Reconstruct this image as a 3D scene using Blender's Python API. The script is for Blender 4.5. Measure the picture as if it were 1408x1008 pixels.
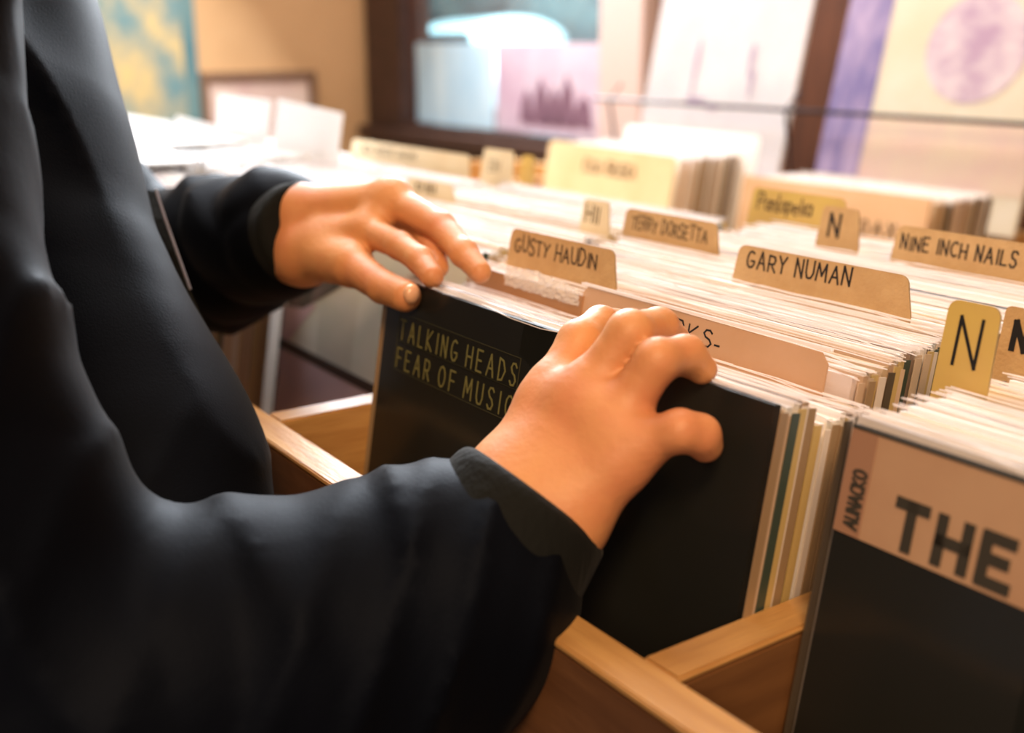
import bpy, bmesh, math, random
import numpy as np
from mathutils import Vector, Matrix
random.seed(7); rng = np.random.default_rng(7)
for o in list(bpy.data.objects): bpy.data.objects.remove(o)
SC = bpy.context.scene; COL = SC.collection
R = math.radians
# ------------------------------------------------------------------ camera, world, lights, exposure
# world frame: x runs along the record bin, y goes deeper into the shop, z = 0 is the level of the record tops (about 1 m above the floor)
CAM = np.array([0.60656, -0.32989, 0.13662])
yaw, pitch = R(34.903), R(16.0485)
cam = bpy.data.cameras.new('camera'); co = bpy.data.objects.new('camera', cam); COL.objects.link(co)
h_ = Vector((-math.cos(yaw), math.sin(yaw), 0)); r_ = Vector((math.sin(yaw), math.cos(yaw), 0))
F_ = h_ * math.cos(pitch) + Vector((0, 0, -math.sin(pitch))); U_ = h_ * math.sin(pitch) + Vector((0, 0, math.cos(pitch)))
co.matrix_world = Matrix(((r_.x, U_.x, -F_.x, CAM[0]), (r_.y, U_.y, -F_.y, CAM[1]), (r_.z, U_.z, -F_.z, CAM[2]), (0, 0, 0, 1)))
cam.sensor_width = 36; cam.lens = 1540 / 1408 * 36; cam.clip_start = .01
cam.dof.use_dof = True; cam.dof.focus_distance = 0.545; cam.dof.aperture_fstop = 5.0
SC.camera = co
SC.view_settings.view_transform = 'Standard'; SC.view_settings.look = 'None'
SC.view_settings.exposure = 0.0; SC.view_settings.gamma = 1; SC.view_settings.use_curve_mapping = False
wd = bpy.data.worlds.new('world'); SC.world = wd; wd.use_nodes = True
wd.node_tree.nodes['Background'].inputs[0].default_value = (.80, .86, 1.0, 1)
wd.node_tree.nodes['Background'].inputs[1].default_value = 0.22
def area(name, loc, to, size, power, col, sy=None):
    l = bpy.data.lights.new(name, 'AREA'); l.energy = power; l.color = col; l.size = size
    if sy: l.shape = 'RECTANGLE'; l.size_y = sy
    o = bpy.data.objects.new(name, l); COL.objects.link(o); o.location = loc
    o.rotation_euler = (Vector(to) - Vector(loc)).to_track_quat('-Z', 'Y').to_euler(); return o
area('window_daylight', (-1.9, 1.45, .95), (-.7, .1, 0), 1.2, 170, (.86, .93, 1.0), .9)
area('left_rows_fill', (-1.25, .35, 1.55), (-1.15, .30, 0), 1.0, 45, (.95, .97, 1.0), .8)  # added fill light that whitens the record tops at left
area('warm_ceiling_lamp', (1.3, -.75, 1.35), (.2, .1, 0), .5, 32, (1.0, .62, .32))
area('front_left_fill', (-1.15, -.85, 1.35), (-.3, .2, -.1), .5, 6, (1.0, .84, .66))  # unseen fill added to light the pale cover from the front
area('camera_side_fill', (1.7, -1.7, 1.0), (0, .05, -.05), .5, 15, (1.0, .70, .44))  # fill light added behind the camera for the shaded cover below the left hand
area('warm_back_lamp', (-.3, .5, 1.5), (-.5, 1.0, 0), .4, 13, (1.0, .74, .48))
area('street_daylight', (-5.0, 3.0, 4.2), (-8, 6, 0), 2.5, 2600, (.85, .93, 1.0))

# ------------------------------------------------------------------ materials
def mat(name, col, rough=.6, spec=.5, metal=0, noise=None, bump=None, rnd=None, sss=0, coat=0, wood=None, sheen=0):
    """noise=(colour2, scale, stretch xyz); bump=(scale, strength); rnd=list of colours chosen per object"""
    m = bpy.data.materials.new(name); m.use_nodes = True; nt = m.node_tree; N = nt.nodes; Lk = nt.links
    b = N['Principled BSDF']; b.inputs['Roughness'].default_value = rough; b.inputs['Metallic'].default_value = metal
    b.inputs['Specular IOR Level'].default_value = spec; b.inputs['Base Color'].default_value = (*col, 1)
    if coat: b.inputs['Coat Weight'].default_value = coat; b.inputs['Coat Roughness'].default_value = .15
    if sheen: b.inputs['Sheen Weight'].default_value = sheen; b.inputs['Sheen Roughness'].default_value = .4
    if sss:
        b.inputs['Subsurface Weight'].default_value = sss; b.inputs['Subsurface Radius'].default_value = (1, .35, .2)
        b.inputs['Subsurface Scale'].default_value = .006
    src = None; tc = N.new('ShaderNodeTexCoord')
    if rnd:
        oi = N.new('ShaderNodeObjectInfo'); cr = N.new('ShaderNodeValToRGB'); cr.color_ramp.interpolation = 'CONSTANT'
        els = cr.color_ramp.elements
        while len(els) > 1: els.remove(els[-1])
        els[0].position = 0; els[0].color = (*rnd[0], 1)
        for i, c in enumerate(rnd[1:], 1):
            e = els.new(i / len(rnd)); e.color = (*c, 1)
        Lk.new(oi.outputs['Random'], cr.inputs[0]); src = cr.outputs[0]
    if noise:
        c2, sc, st = noise
        mp = N.new('ShaderNodeMapping'); mp.inputs['Scale'].default_value = st; Lk.new(tc.outputs['Object'], mp.inputs[0])
        nz = N.new('ShaderNodeTexNoise'); nz.inputs['Scale'].default_value = sc; nz.inputs['Detail'].default_value = 5
        nz.inputs['Roughness'].default_value = .6; Lk.new(mp.outputs[0], nz.inputs['Vector'])
        cr = N.new('ShaderNodeValToRGB'); cr.color_ramp.elements[0].position = .38; cr.color_ramp.elements[1].position = .64
        Lk.new(nz.outputs[0], cr.inputs[0])
        mx = N.new('ShaderNodeMix'); mx.data_type = 'RGBA'; Lk.new(cr.outputs[0], mx.inputs['Factor'])
        if src: Lk.new(src, mx.inputs[6])
        else: mx.inputs[6].default_value = (*col, 1)
        mx.inputs[7].default_value = (*c2, 1); src = mx.outputs[2]
    if src: Lk.new(src, b.inputs['Base Color'])
    if bump:
        nz = N.new('ShaderNodeTexNoise'); nz.inputs['Scale'].default_value = bump[0]; nz.inputs['Detail'].default_value = 4
        if len(bump) > 2:
            mp = N.new('ShaderNodeMapping'); mp.inputs['Scale'].default_value = bump[2]; Lk.new(tc.outputs['Object'], mp.inputs[0]); Lk.new(mp.outputs[0], nz.inputs['Vector'])
        else: Lk.new(tc.outputs['Object'], nz.inputs['Vector'])
        bp = N.new('ShaderNodeBump'); bp.inputs['Strength'].default_value = bump[1]; bp.inputs['Distance'].default_value = .002
        Lk.new(nz.outputs[0], bp.inputs['Height']); Lk.new(bp.outputs[0], b.inputs['Normal'])
    return m
def film(name, col, clear, rough=.12):
    """clear plastic film: partly see-through, partly glossy, a little milky"""
    m = bpy.data.materials.new(name); m.use_nodes = True; nt = m.node_tree; N = nt.nodes; Lk = nt.links
    N.remove(N['Principled BSDF']); out = N['Material Output']
    tr = N.new('ShaderNodeBsdfTransparent'); df = N.new('ShaderNodeBsdfDiffuse'); df.inputs[0].default_value = (*col, 1)
    gl = N.new('ShaderNodeBsdfGlossy'); gl.inputs['Roughness'].default_value = rough
    m1 = N.new('ShaderNodeMixShader'); m1.inputs[0].default_value = 1 - clear; Lk.new(tr.outputs[0], m1.inputs[1]); Lk.new(df.outputs[0], m1.inputs[2])
    lw = N.new('ShaderNodeLayerWeight'); lw.inputs[0].default_value = .5      # symmetric grazing-angle gloss
    pw = N.new('ShaderNodeMath'); pw.operation = 'POWER'; Lk.new(lw.outputs['Facing'], pw.inputs[0]); pw.inputs[1].default_value = 4
    ma = N.new('ShaderNodeMath'); ma.operation = 'MULTIPLY_ADD'; Lk.new(pw.outputs[0], ma.inputs[0]); ma.inputs[1].default_value = .5; ma.inputs[2].default_value = .018
    m2 = N.new('ShaderNodeMixShader'); Lk.new(ma.outputs[0], m2.inputs[0]); Lk.new(m1.outputs[0], m2.inputs[1]); Lk.new(gl.outputs[0], m2.inputs[2]); Lk.new(m2.outputs[0], out.inputs[0])
    return m
M = {}
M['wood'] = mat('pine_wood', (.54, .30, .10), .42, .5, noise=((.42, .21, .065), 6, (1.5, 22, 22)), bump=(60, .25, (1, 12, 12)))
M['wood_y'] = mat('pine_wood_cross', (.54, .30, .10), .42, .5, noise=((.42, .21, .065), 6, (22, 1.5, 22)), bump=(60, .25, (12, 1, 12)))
M['wood_shaded'] = mat('shaded_pine_wood', (.19, .085, .03), .5, .4, noise=((.13, .055, .02), 5, (14, 1.5, 14)))  # pine darkened in its colour, for the shaded sides of one divider
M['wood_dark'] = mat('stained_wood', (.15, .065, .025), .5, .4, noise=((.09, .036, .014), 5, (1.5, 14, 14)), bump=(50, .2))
M['frame_dark'] = mat('dark_window_frame', (.055, .024, .016), .45, .4, noise=((.035, .015, .01), 4, (3, 3, 12)))
M['frame_lit'] = mat('glow_lit_post', (.62, .47, .43), .5)  # window glow on the right post, put into its colour
M['wall'] = mat('tan_wall', (.56, .33, .16), .9, .2, noise=((.50, .29, .135), 2.5, (1, 1, 1)))
M['brownwall'] = mat('red_brown_boards', (.13, .045, .02), .6, .3, noise=((.07, .025, .012), 4, (8, 1, 1)))
M['ceil'] = mat('ceiling_paint', (.7, .66, .58), .9)
M['floor'] = mat('worn_floorboards', (.16, .09, .05), .6, .4, noise=((.09, .05, .03), 4, (2, 20, 1)))
M['jacket_board'] = mat('record_jacket_board', (.8, .76, .7), .55, .4, rnd=[(.84,.78,.72),(.76,.64,.50),(.88,.85,.83),(.50,.34,.22),(.82,.72,.68),(.88,.84,.80),(.66,.50,.34),(.84,.80,.79),(.78,.66,.56),(.25,.17,.12),(.87,.82,.80),(.72,.62,.60),(.86,.82,.74),(.62,.46,.30)], bump=(90, .2))
M['jacket_pale'] = mat('pale_jacket_board', (.85, .83, .82), .5, .4, rnd=[(.86,.84,.84),(.80,.74,.68),(.88,.86,.86),(.72,.66,.62),(.86,.80,.76),(.66,.52,.36),(.88,.87,.88)], bump=(90, .2))
M['black_cover'] = mat('matt_black_cover', (.0045, .0050, .0038), .55, .2, noise=((.007, .0075, .005), 9, (1, 1, 1)), bump=(25, .2))
M['black_cover2'] = mat('grey_black_cover', (.007, .0078, .006), .55, .22)
M['plastic'] = film('clear_record_sleeve', (.86, .82, .84), .993, .16)
M['seam'] = mat('plastic_side_seam', (.62, .52, .46), .3, .6, rnd=[(.55,.42,.30),(.30,.20,.11),(.66,.58,.52),(.08,.06,.04),(.42,.30,.16),(.04,.06,.045),(.58,.42,.30),(.50,.36,.14)])
M['rim'] = mat('plastic_sleeve_rim', (.92, .87, .88), .18, .8)  # near-white colour so that sleeve edges read as highlight lines
M['card'] = mat('kraft_plastic_card', (.56, .36, .165), .5, .4, noise=((.50, .31, .135), 60, (1, 1, 1)), bump=(500, .35))
M['card_yellow'] = mat('yellowed_card', (.60, .43, .10), .45, .5, noise=((.56, .36, .12), 8, (1, 1, 1)))
M['card_pale'] = mat('pale_card', (.78, .66, .44), .5, .4, noise=((.70, .55, .33), 8, (1, 1, 1)))
M['card_edge'] = mat('card_edge', (.66, .52, .30), .5, .4)
M['ink'] = mat('black_marker_ink', (.012, .011, .012), .5, .3)
M['ink_faded'] = mat('faded_marker_ink', (.10, .065, .03), .6, .3)
M['olive_print'] = mat('olive_print', (.17, .16, .055), .5, .3)
M['olive_line'] = mat('olive_outline', (.06, .057, .024), .5, .3)
M['grey_print'] = mat('dark_grey_print', (.040, .035, .026), .6, .3)
M['tan_print'] = mat('tan_paper_print', (.42, .25, .15), .6, .3, noise=((.46, .29, .175), 14, (1, 1, 1)))
M['tan_print2'] = mat('tan_side_strip', (.33, .18, .11), .6, .3)
M['white'] = mat('white_paper', (.88, .87, .87), .6)
M['cream'] = mat('cream_paper', (.56, .49, .36), .6, noise=((.62, .57, .47), 5, (1, 1, 1)))
M['purple'] = mat('purple_wash', (.12, .10, .27), .6, noise=((.36, .28, .44), 9, (2.5, 1, .9)))
M['circle'] = mat('lilac_disc', (.36, .24, .35), .6, noise=((.62, .54, .56), 11, (1, 1, 1.5)))
M['pinkp'] = mat('pink_band', (.58, .40, .36), .6, noise=((.60, .50, .36), 6, (1, 1, 1)))
M['whiteart'] = mat('white_sketch_paper', (.60, .58, .60), .5, noise=((.52, .49, .52), 7, (1, 1, 1)))
M['faint'] = mat('faint_lilac_strokes', (.34, .26, .36), .6)
M['greenish'] = mat('pale_green_print', (.80, .82, .72), .45, noise=((.88, .86, .80), 12, (1, 1, 2)))
M['mauve'] = mat('mauve_print', (.74, .52, .58), .45, noise=((.80, .60, .65), 5, (1, 1, 1)))
M['umber'] = mat('umber_print', (.07, .045, .04), .5)
M['charcoal'] = mat('charcoal_print', (.07, .07, .055), .5, noise=((.22, .16, .15), 40, (1, 1, .3)))
M['teal'] = mat('teal_yellow_painting', (.50, .34, .13), .7, noise=((.10, .18, .18), 8.0, (1, 1.1, .9)))
M['teal_plain'] = mat('plain_teal', (.055, .13, .14), .7, noise=((.10, .17, .16), 6, (1, 1, 1)))
M['ochre'] = mat('ochre_band', (.68, .50, .24), .7)
M['rose'] = mat('rose_picture', (.50, .32, .27), .7, noise=((.62, .45, .36), 9, (1, 1, 1)))
M['frame_brown'] = mat('brown_picture_frame', (.17, .085, .04), .5)
M['wire'] = mat('dark_wire', (.03, .025, .03), .35, .5, metal=.8)
M['skin'] = mat('skin', (.64, .295, .115), .5, .45, noise=((.60, .235, .10), 22, (1, 1, 1)), bump=(260, .16), sss=.12)
M['nail'] = mat('nail', (.80, .44, .25), .28, .6, coat=.4)
M['nylon'] = mat('black_nylon', (.0016, .0019, .0030), .6, .085, bump=(700, .1), sheen=.02)
M['rib'] = mat('black_rib_knit', (.0045, .005, .004), .85, .2, bump=(300, .5, (1, 1, .1)), sheen=.04)
M['nylon'].node_tree.nodes['Principled BSDF'].inputs['Specular Tint'].default_value = (.55, .68, 1, 1)
M['zip'] = mat('zip_teeth', (.55, .55, .58), .3, .5, metal=.9)
M['hair'] = mat('dark_hair', (.03, .02, .015), .5, .4, bump=(200, .8, (1, 1, .15)))
M['denim'] = mat('dark_denim', (.02, .025, .045), .8, .2, bump=(400, .4))
M['leather'] = mat('brown_leather', (.06, .03, .018), .4)
M['glass'] = film('window_glass', (.9, .95, 1), .95, .02)
M['bluepanel'] = mat('pale_blue_sheet', (.40, .60, .74), .5, noise=((.58, .74, .82), 9, (1, 1, .3)))
M['pinkposter'] = mat('pale_pink_poster', (.50, .34, .43), .5, noise=((.62, .52, .58), 5, (1, 1, 1)))
M['plum'] = mat('plum_print', (.18, .09, .13), .6)
M['hedge'] = mat('dark_teal_hedge', (.02, .055, .06), .9, noise=((.06, .13, .13), 3, (1, 1, 1)))
M['carpaint'] = mat('pale_turquoise_car_paint', (.42, .72, .76), .25, .5, coat=.6)
M['carglass'] = mat('car_glass', (.02, .03, .035), .1)
M['tyre'] = mat('tyre', (.02, .02, .02), .8)
M['road'] = mat('road', (.28, .32, .34), .9)

# ------------------------------------------------------------------ helpers
def setp(o, label=None, cat=None, group=None, kind=None):
    if label: o['label'] = label
    if cat: o['category'] = cat
    if group: o['group'] = group
    if kind: o['kind'] = kind
    return o
def link(name, me, parent=None):
    o = bpy.data.objects.new(name, me); COL.objects.link(o)
    if parent: o.parent = parent
    return o
def empty(name, loc=(0, 0, 0), rot=(0, 0, 0)):
    o = bpy.data.objects.new(name, None); COL.objects.link(o); o.location = loc; o.rotation_euler = rot
    o.empty_display_size = .02; return o
class MB:
    """collects boxes, prisms and ribbons and links them as one mesh"""
    def __init__(s): s.v = []; s.f = []; s.mi = []
    def add(s, vs, fs, mi=0):
        n = len(s.v); s.v += [tuple(v) for v in vs]; s.f += [tuple(i + n for i in f) for f in fs]; s.mi += [mi] * len(fs); return s
    def box(s, a, b, mi=0):
        x0, y0, z0 = a; x1, y1, z1 = b
        return s.add([(x0,y0,z0),(x1,y0,z0),(x1,y1,z0),(x0,y1,z0),(x0,y0,z1),(x1,y0,z1),(x1,y1,z1),(x0,y1,z1)],
                     [(3,2,1,0),(4,5,6,7),(0,1,5,4),(1,2,6,5),(2,3,7,6),(3,0,4,7)], mi)
    def prism(s, pts, y0, y1, mi=0):
        """outline in x,z, thick in y"""
        n = len(pts); vs = [(p[0], y0, p[1]) for p in pts] + [(p[0], y1, p[1]) for p in pts]
        fs = [tuple(range(n)), tuple(range(2 * n - 1, n - 1, -1))] + [(i, i + n, (i + 1) % n + n, (i + 1) % n) for i in range(n)]
        return s.add(vs, [f[::-1] for f in fs], mi)
    def tube(s, pts, r, n=8, mi=0):
        pts = [Vector(p) for p in pts]; rings = []
        for i, p in enumerate(pts):
            t = (pts[min(i + 1, len(pts) - 1)] - pts[max(i - 1, 0)]).normalized()
            u = t.orthogonal().normalized(); w = t.cross(u)
            rings += [p + (u * math.cos(a) + w * math.sin(a)) * r for a in [2 * math.pi * k / n for k in range(n)]]
        fs = [(i * n + k, i * n + (k + 1) % n, (i + 1) * n + (k + 1) % n, (i + 1) * n + k) for i in range(len(pts) - 1) for k in range(n)]
        fs += [tuple(range(n))[::-1], tuple(range((len(pts) - 1) * n, len(pts) * n))]
        return s.add(rings, fs, mi)
    def mesh(s, name, mats, bevel=0, smooth=False):
        me = bpy.data.meshes.new(name); me.from_pydata(s.v, [], s.f)
        for m in (mats if isinstance(mats, (list, tuple)) else [mats]): me.materials.append(m)
        me.polygons.foreach_set('material_index', s.mi)
        if bevel:
            bm = bmesh.new(); bm.from_mesh(me)
            bmesh.ops.bevel(bm, geom=list(bm.edges), offset=bevel, segments=2, affect='EDGES', clamp_overlap=True)
            bm.to_mesh(me); bm.free()
        if smooth: me.polygons.foreach_set('use_smooth', [True] * len(me.polygons))
        me.update(); return me
    def build(s, name, mats, parent=None, bevel=0, smooth=False): return link(name, s.mesh(name, mats, bevel, smooth), parent)
def box(name, a, b, m, parent=None, bevel=0): return MB().box(a, b).build(name, m, parent, bevel)

# ------------------------------------------------------------------ stroke lettering (each letter a set of marker strokes)
def arc(cx, cz, rx, rz, a0, a1, n=8): return [(cx + rx * math.cos(R(a0 + (a1 - a0) * i / n)), cz + rz * math.sin(R(a0 + (a1 - a0) * i / n))) for i in range(n + 1)]
GL = {
 'A': [[(0,0),(.32,1),(.64,0)],[(.12,.36),(.52,.36)]], 'B': [[(0,0),(0,1),(.4,.95),(.5,.76),(.4,.56),(0,.52)],[(.4,.52),(.6,.28),(.45,.03),(0,0)]],
 'C': [arc(.34,.5,.32,.5,50,310)], 'D': [[(0,0),(0,1),(.35,.92),(.58,.5),(.35,.06),(0,0)]],
 'E': [[(.5,1),(0,1),(0,0),(.52,0)],[(0,.52),(.42,.52)]], 'F': [[(.5,1),(0,1),(0,0)],[(0,.52),(.42,.52)]],
 'G': [arc(.34,.5,.33,.5,55,330)+[(.62,.42),(.36,.42)]], 'H': [[(0,0),(0,1)],[(.56,0),(.56,1)],[(0,.5),(.56,.5)]],
 'I': [[(.1,0),(.1,1)]], 'K': [[(0,0),(0,1)],[(.52,1),(0,.45),(.56,0)]], 'L': [[(0,1),(0,0),(.46,0)]],
 'M': [[(0,0),(.06,1),(.36,.3),(.66,1),(.72,0)]], 'N': [[(0,0),(0,1),(.54,0),(.54,1)]],
 'O': [arc(.33,.5,.32,.5,90,450,12)], 'P': [[(0,0),(0,1),(.42,.95),(.52,.74),(.42,.5),(0,.46)]],
 'R': [[(0,0),(0,1),(.42,.95),(.52,.74),(.42,.5),(0,.46)],[(.22,.46),(.56,0)]],
 'S': [[(.5,.86),(.36,1),(.14,.98),(.02,.78),(.14,.58),(.38,.46),(.5,.24),(.38,.03),(.14,0),(0,.16)]],
 'T': [[(0,1),(.6,1)],[(.3,1),(.3,0)]], 'U': [[(0,1),(0,.3),(.12,.04),(.28,0),(.44,.04),(.56,.3),(.56,1)]],
 'X': [[(0,0),(.54,1)],[(0,1),(.54,0)]], 'Y': [[(0,1),(.28,.5),(.56,1)],[(.28,.5),(.26,0)]],
 'a': [arc(.26,.3,.24,.3,40,400,8)+[(.5,.55),(.5,0)]], 'e': [[(.04,.34),(.46,.36)]+arc(.25,.3,.23,.3,10,310,7)], 'l': [[(.05,1),(.05,.05),(.16,0)]],
 'i': [[(.05,.55),(.05,0)]], 'n': [[(0,.55),(0,0)],[(0,.4),(.2,.56),(.38,.48),(.4,0)]], 'o': [arc(.24,.28,.23,.28,90,450,8)], 'p': [[(0,.55),(0,-.3)],[(0,.45),(.25,.56),(.42,.3),(.25,.02),(0,.1)]],
 '-': [[(0,.4),(.34,.4)]], '.': [[(0,0),(.08,.06)]]}
def write(txt, x, z, size, sw, parent, m, y=-.0002, wide=1.0, gap=.22, jit=0, slant=0, drop=0, name='lettering', vertical=False, th=.0002, fit=None):
    """flat strokes lying on the face at local y; x,z = lower left corner"""
    if fit:
        nat = sum(.5 * wide if c == ' ' else max(q[0] for st_ in GL[c] for q in st_) * wide + gap for c in txt) - gap
        k_ = fit / (nat * size); wide *= k_; gap *= k_
    mb = MB(); cx = 0; rr = random.Random(len(txt) * 7 + int(abs(x) * 1e4))
    for ci, ch in enumerate(txt):
        if ch == ' ': cx += .5 * wide; continue
        st = GL[ch]; w = max(p[0] for s in st for p in s); sz = 1 + rr.uniform(-1, 1) * jit; dz = rr.uniform(-1, 1) * jit * .6
        for s in st:
            P = []
            for (px, pz) in s:
                ax = cx + (px * wide + pz * slant) + rr.uniform(-1, 1) * jit * .25; az = pz * sz + dz - drop * cx
                if vertical: ax, az = -az, ax
                P.append((x + ax * size, z + az * size))
            for i in range(len(P) - 1):
                (x0, z0), (x1, z1) = P[i], P[i + 1]; L = math.hypot(x1 - x0, z1 - z0) or 1e-6
                ux, uz = (x1 - x0) / L, (z1 - z0) / L; e = sw * .4
                x0 -= ux * e; z0 -= uz * e; x1 += ux * e; z1 += uz * e; nx, nz = -uz * sw / 2, ux * sw / 2
                mb.prism([(x0 + nx, z0 + nz), (x0 - nx, z0 - nz), (x1 - nx, z1 - nz), (x1 + nx, z1 + nz)], y - th - i * 4e-6, y)
        cx += w * wide + gap
    return mb.build(name, m, parent)

# ------------------------------------------------------------------ distance-field modelling (body, hands, clothes)
class Grid:
    def __init__(s, lo, hi, h):
        s.lo = np.array(lo, float); s.h = h; s.n = np.ceil((np.array(hi) - s.lo) / h).astype(int) + 1
        s.ax = [s.lo[i] + h * np.arange(s.n[i]) for i in range(3)]
    def empty(s): return np.full(tuple(s.n), 1.0, np.float32)
    def sub(s, lo, hi):
        i0 = np.clip(np.floor((np.array(lo) - s.lo) / s.h).astype(int), 0, s.n - 1); i1 = np.clip(np.ceil((np.array(hi) - s.lo) / s.h).astype(int) + 1, 1, s.n)
        sl = tuple(slice(a, b) for a, b in zip(i0, i1))
        X, Y, Z = np.meshgrid(s.ax[0][sl[0]], s.ax[1][sl[1]], s.ax[2][sl[2]], indexing='ij')
        return sl, X, Y, Z
def smin(a, b, k):
    if k <= 0: return np.minimum(a, b)
    h = np.clip(.5 + .5 * (b - a) / k, 0, 1); return b + (a - b) * h - k * h * (1 - h)
def cone(X, Y, Z, a, b, ra, rb, sq=None, fold=None):
    a = np.array(a, float); b = np.array(b, float); d = b - a; L2 = d @ d
    px, py, pz = X - a[0], Y - a[1], Z - a[2]
    t = np.clip((px * d[0] + py * d[1] + pz * d[2]) / L2, 0, 1)
    qx, qy, qz = px - t * d[0], py - t * d[1], pz - t * d[2]
    if sq is not None:      # flatten along a direction (unit vector, factor)
        n, f = np.array(sq[0], float), sq[1]; n = n / np.linalg.norm(n); dn = qx * n[0] + qy * n[1] + qz * n[2]
        qx, qy, qz = qx + dn * (f - 1) * n[0], qy + dn * (f - 1) * n[1], qz + dn * (f - 1) * n[2]
    r = ra + (rb - ra) * t
    if fold is not None: r = r + fold(t * math.sqrt(L2), X, Y, Z)
    return np.sqrt(qx * qx + qy * qy + qz * qz) - r
def ell(X, Y, Z, c, rad, rot=0):
    c = np.array(c); x, y, z = X - c[0], Y - c[1], Z - c[2]
    if rot: x, y = x * math.cos(rot) + y * math.sin(rot), -x * math.sin(rot) + y * math.cos(rot)
    q = np.sqrt((x / rad[0]) ** 2 + (y / rad[1]) ** 2 + (z / rad[2]) ** 2); return (q - 1) * min(rad)
def blend(g, field, prims, k):
    """prims: ('c', a, b, ra, rb[, sq[, fold]]) or ('e', centre, radii[, rot])"""
    for p in prims:
        m = .03 + k
        if p[0] == 'c':
            a, b = np.array(p[1]), np.array(p[2]); r = max(p[3], p[4]); lo = np.minimum(a, b) - r - m; hi = np.maximum(a, b) + r + m
        else:
            c = np.array(p[1]); r = max(p[2]) if (len(p) > 3 and p[3]) else np.array(p[2]); lo = c - r - m; hi = c + r + m
        sl, X, Y, Z = g.sub(lo, hi)
        if X.size == 0: continue
        if p[0] == 'c': d = cone(X, Y, Z, p[1], p[2], p[3], p[4], p[5] if len(p) > 5 else None, p[6] if len(p) > 6 else None)
        else: d = ell(X, Y, Z, p[1], p[2], p[3] if len(p) > 3 else 0)
        field[sl] = smin(field[sl], d.astype(np.float32), k)
    return field
def nets(g, f):
    """naive surface nets: vertices and quads of the zero level"""
    s = f < 0; n = f.shape
    cnt = np.zeros((n[0] - 1, n[1] - 1, n[2] - 1), np.uint8)
    for i in (0, 1):
        for j in (0, 1):
            for k in (0, 1): cnt += s[i:n[0] - 1 + i, j:n[1] - 1 + j, k:n[2] - 1 + k]
    act = (cnt > 0) & (cnt < 8); I = np.argwhere(act); idx = -np.ones(act.shape, np.int64); idx[act] = np.arange(len(I))
    acc = np.zeros((len(I), 3)); w = np.zeros(len(I)); cor = [(i, j, k) for i in (0, 1) for j in (0, 1) for k in (0, 1)]
    V = {c: f[I[:, 0] + c[0], I[:, 1] + c[1], I[:, 2] + c[2]] for c in cor}
    for a in cor:
        for ax in range(3):
            if a[ax] == 0:
                b = list(a); b[ax] = 1; b = tuple(b); va, vb = V[a], V[b]; cr = (va < 0) != (vb < 0)
                t = np.where(cr, va / np.where(cr, va - vb, 1), 0); P = np.tile(np.array(a, float), (len(I), 1)); P[:, ax] = t
                acc[cr] += P[cr]; w[cr] += 1
    verts = g.lo + (I + acc / w[:, None]) * g.h; faces = []
    for ax in range(3):
        o1, o2 = (ax + 1) % 3, (ax + 2) % 3
        sa = [slice(None)] * 3; sb = [slice(None)] * 3; sa[ax] = slice(0, -1); sb[ax] = slice(1, None)
        E = np.argwhere(s[tuple(sa)] != s[tuple(sb)]); E = E[(E[:, o1] > 0) & (E[:, o2] > 0) & (E[:, o1] < n[o1] - 1) & (E[:, o2] < n[o2] - 1)]
        if not len(E): continue
        def q(d1, d2): c = E.copy(); c[:, o1] += d1; c[:, o2] += d2; return idx[c[:, 0], c[:, 1], c[:, 2]]
        Q = np.stack([q(-1, -1), q(0, -1), q(0, 0), q(-1, 0)], 1); ins = s[E[:, 0], E[:, 1], E[:, 2]]
        Q[~ins] = Q[~ins][:, ::-1]; faces.append(Q)
    return verts, np.concatenate(faces)
def mesh_from(name, parts, m, parent=None):
    vs, fs, n = [], [], 0
    for v, f in parts: vs.append(v); fs.append(f + n); n += len(v)
    v = np.concatenate(vs); f = np.concatenate(fs); me = bpy.data.meshes.new(name)
    me.vertices.add(len(v)); me.vertices.foreach_set('co', v.astype(np.float32).ravel()); me.loops.add(f.size); me.loops.foreach_set('vertex_index', f.astype(np.int32).ravel())
    me.polygons.add(len(f)); me.polygons.foreach_set('loop_start', np.arange(0, f.size, 4, dtype=np.int32)); me.polygons.foreach_set('use_smooth', np.ones(len(f), bool))
    me.update(calc_edges=True); me.validate(); me.materials.append(m); return link(name, me, parent)

# ================================================================== THE SETTING
FZ = -1.0
S = lambda o: setp(o, kind='structure')
S(box('floor', (-2.95, -1.6, FZ - .05), (1.9, 1.62, FZ), M['floor']))
S(box('wall_left', (-2.93, -1.6, FZ), (-2.83, 1.62, 1.7), M['wall']))
WX0, WX1, WZ0, WZ1 = -2.57, -1.58, -.10, 1.25
w = MB(); w.box((-2.83, 1.5, FZ), (WX0 - .05, 1.6, 1.7)); w.box((WX0 - .05, 1.5, FZ), (WX1 + .05, 1.6, WZ0 - .04)); w.box((WX0 - .05, 1.5, WZ1 + .04), (WX1 + .05, 1.6, 1.7)); w.box((WX1 + .05, 1.5, FZ), (1.9, 1.6, 1.7))
S(w.build('wall_back', M['brownwall']))
win = S(empty('window_1', (0, 0, 0)))
fr = MB(); fr.box((-2.80, 1.46, -.42), (WX0, 1.5, 1.32)); fr.box((WX0, 1.46, -.42), (WX1, 1.5, WZ0)); fr.box((WX0, 1.46, WZ1), (WX1, 1.5, 1.32))
fr.build('window_frame', M['frame_dark'], win, .004)
box('window_post', (WX1, 1.45, -.42), (WX1 + .16, 1.5, 1.32), M['frame_lit'], win, .004)['label'] = 'right post of the window, coloured pale pink for the window glow'
box('window_sill', (-2.80, 1.42, WZ0 - .05), (WX1 + .1, 1.46, WZ0 - .02), M['frame_dark'], win, .003)
box('window_pane', (WX0 - .01, 1.53, WZ0 - .01), (WX1 + .01, 1.534, WZ1 + .01), M['glass'], win)

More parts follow.
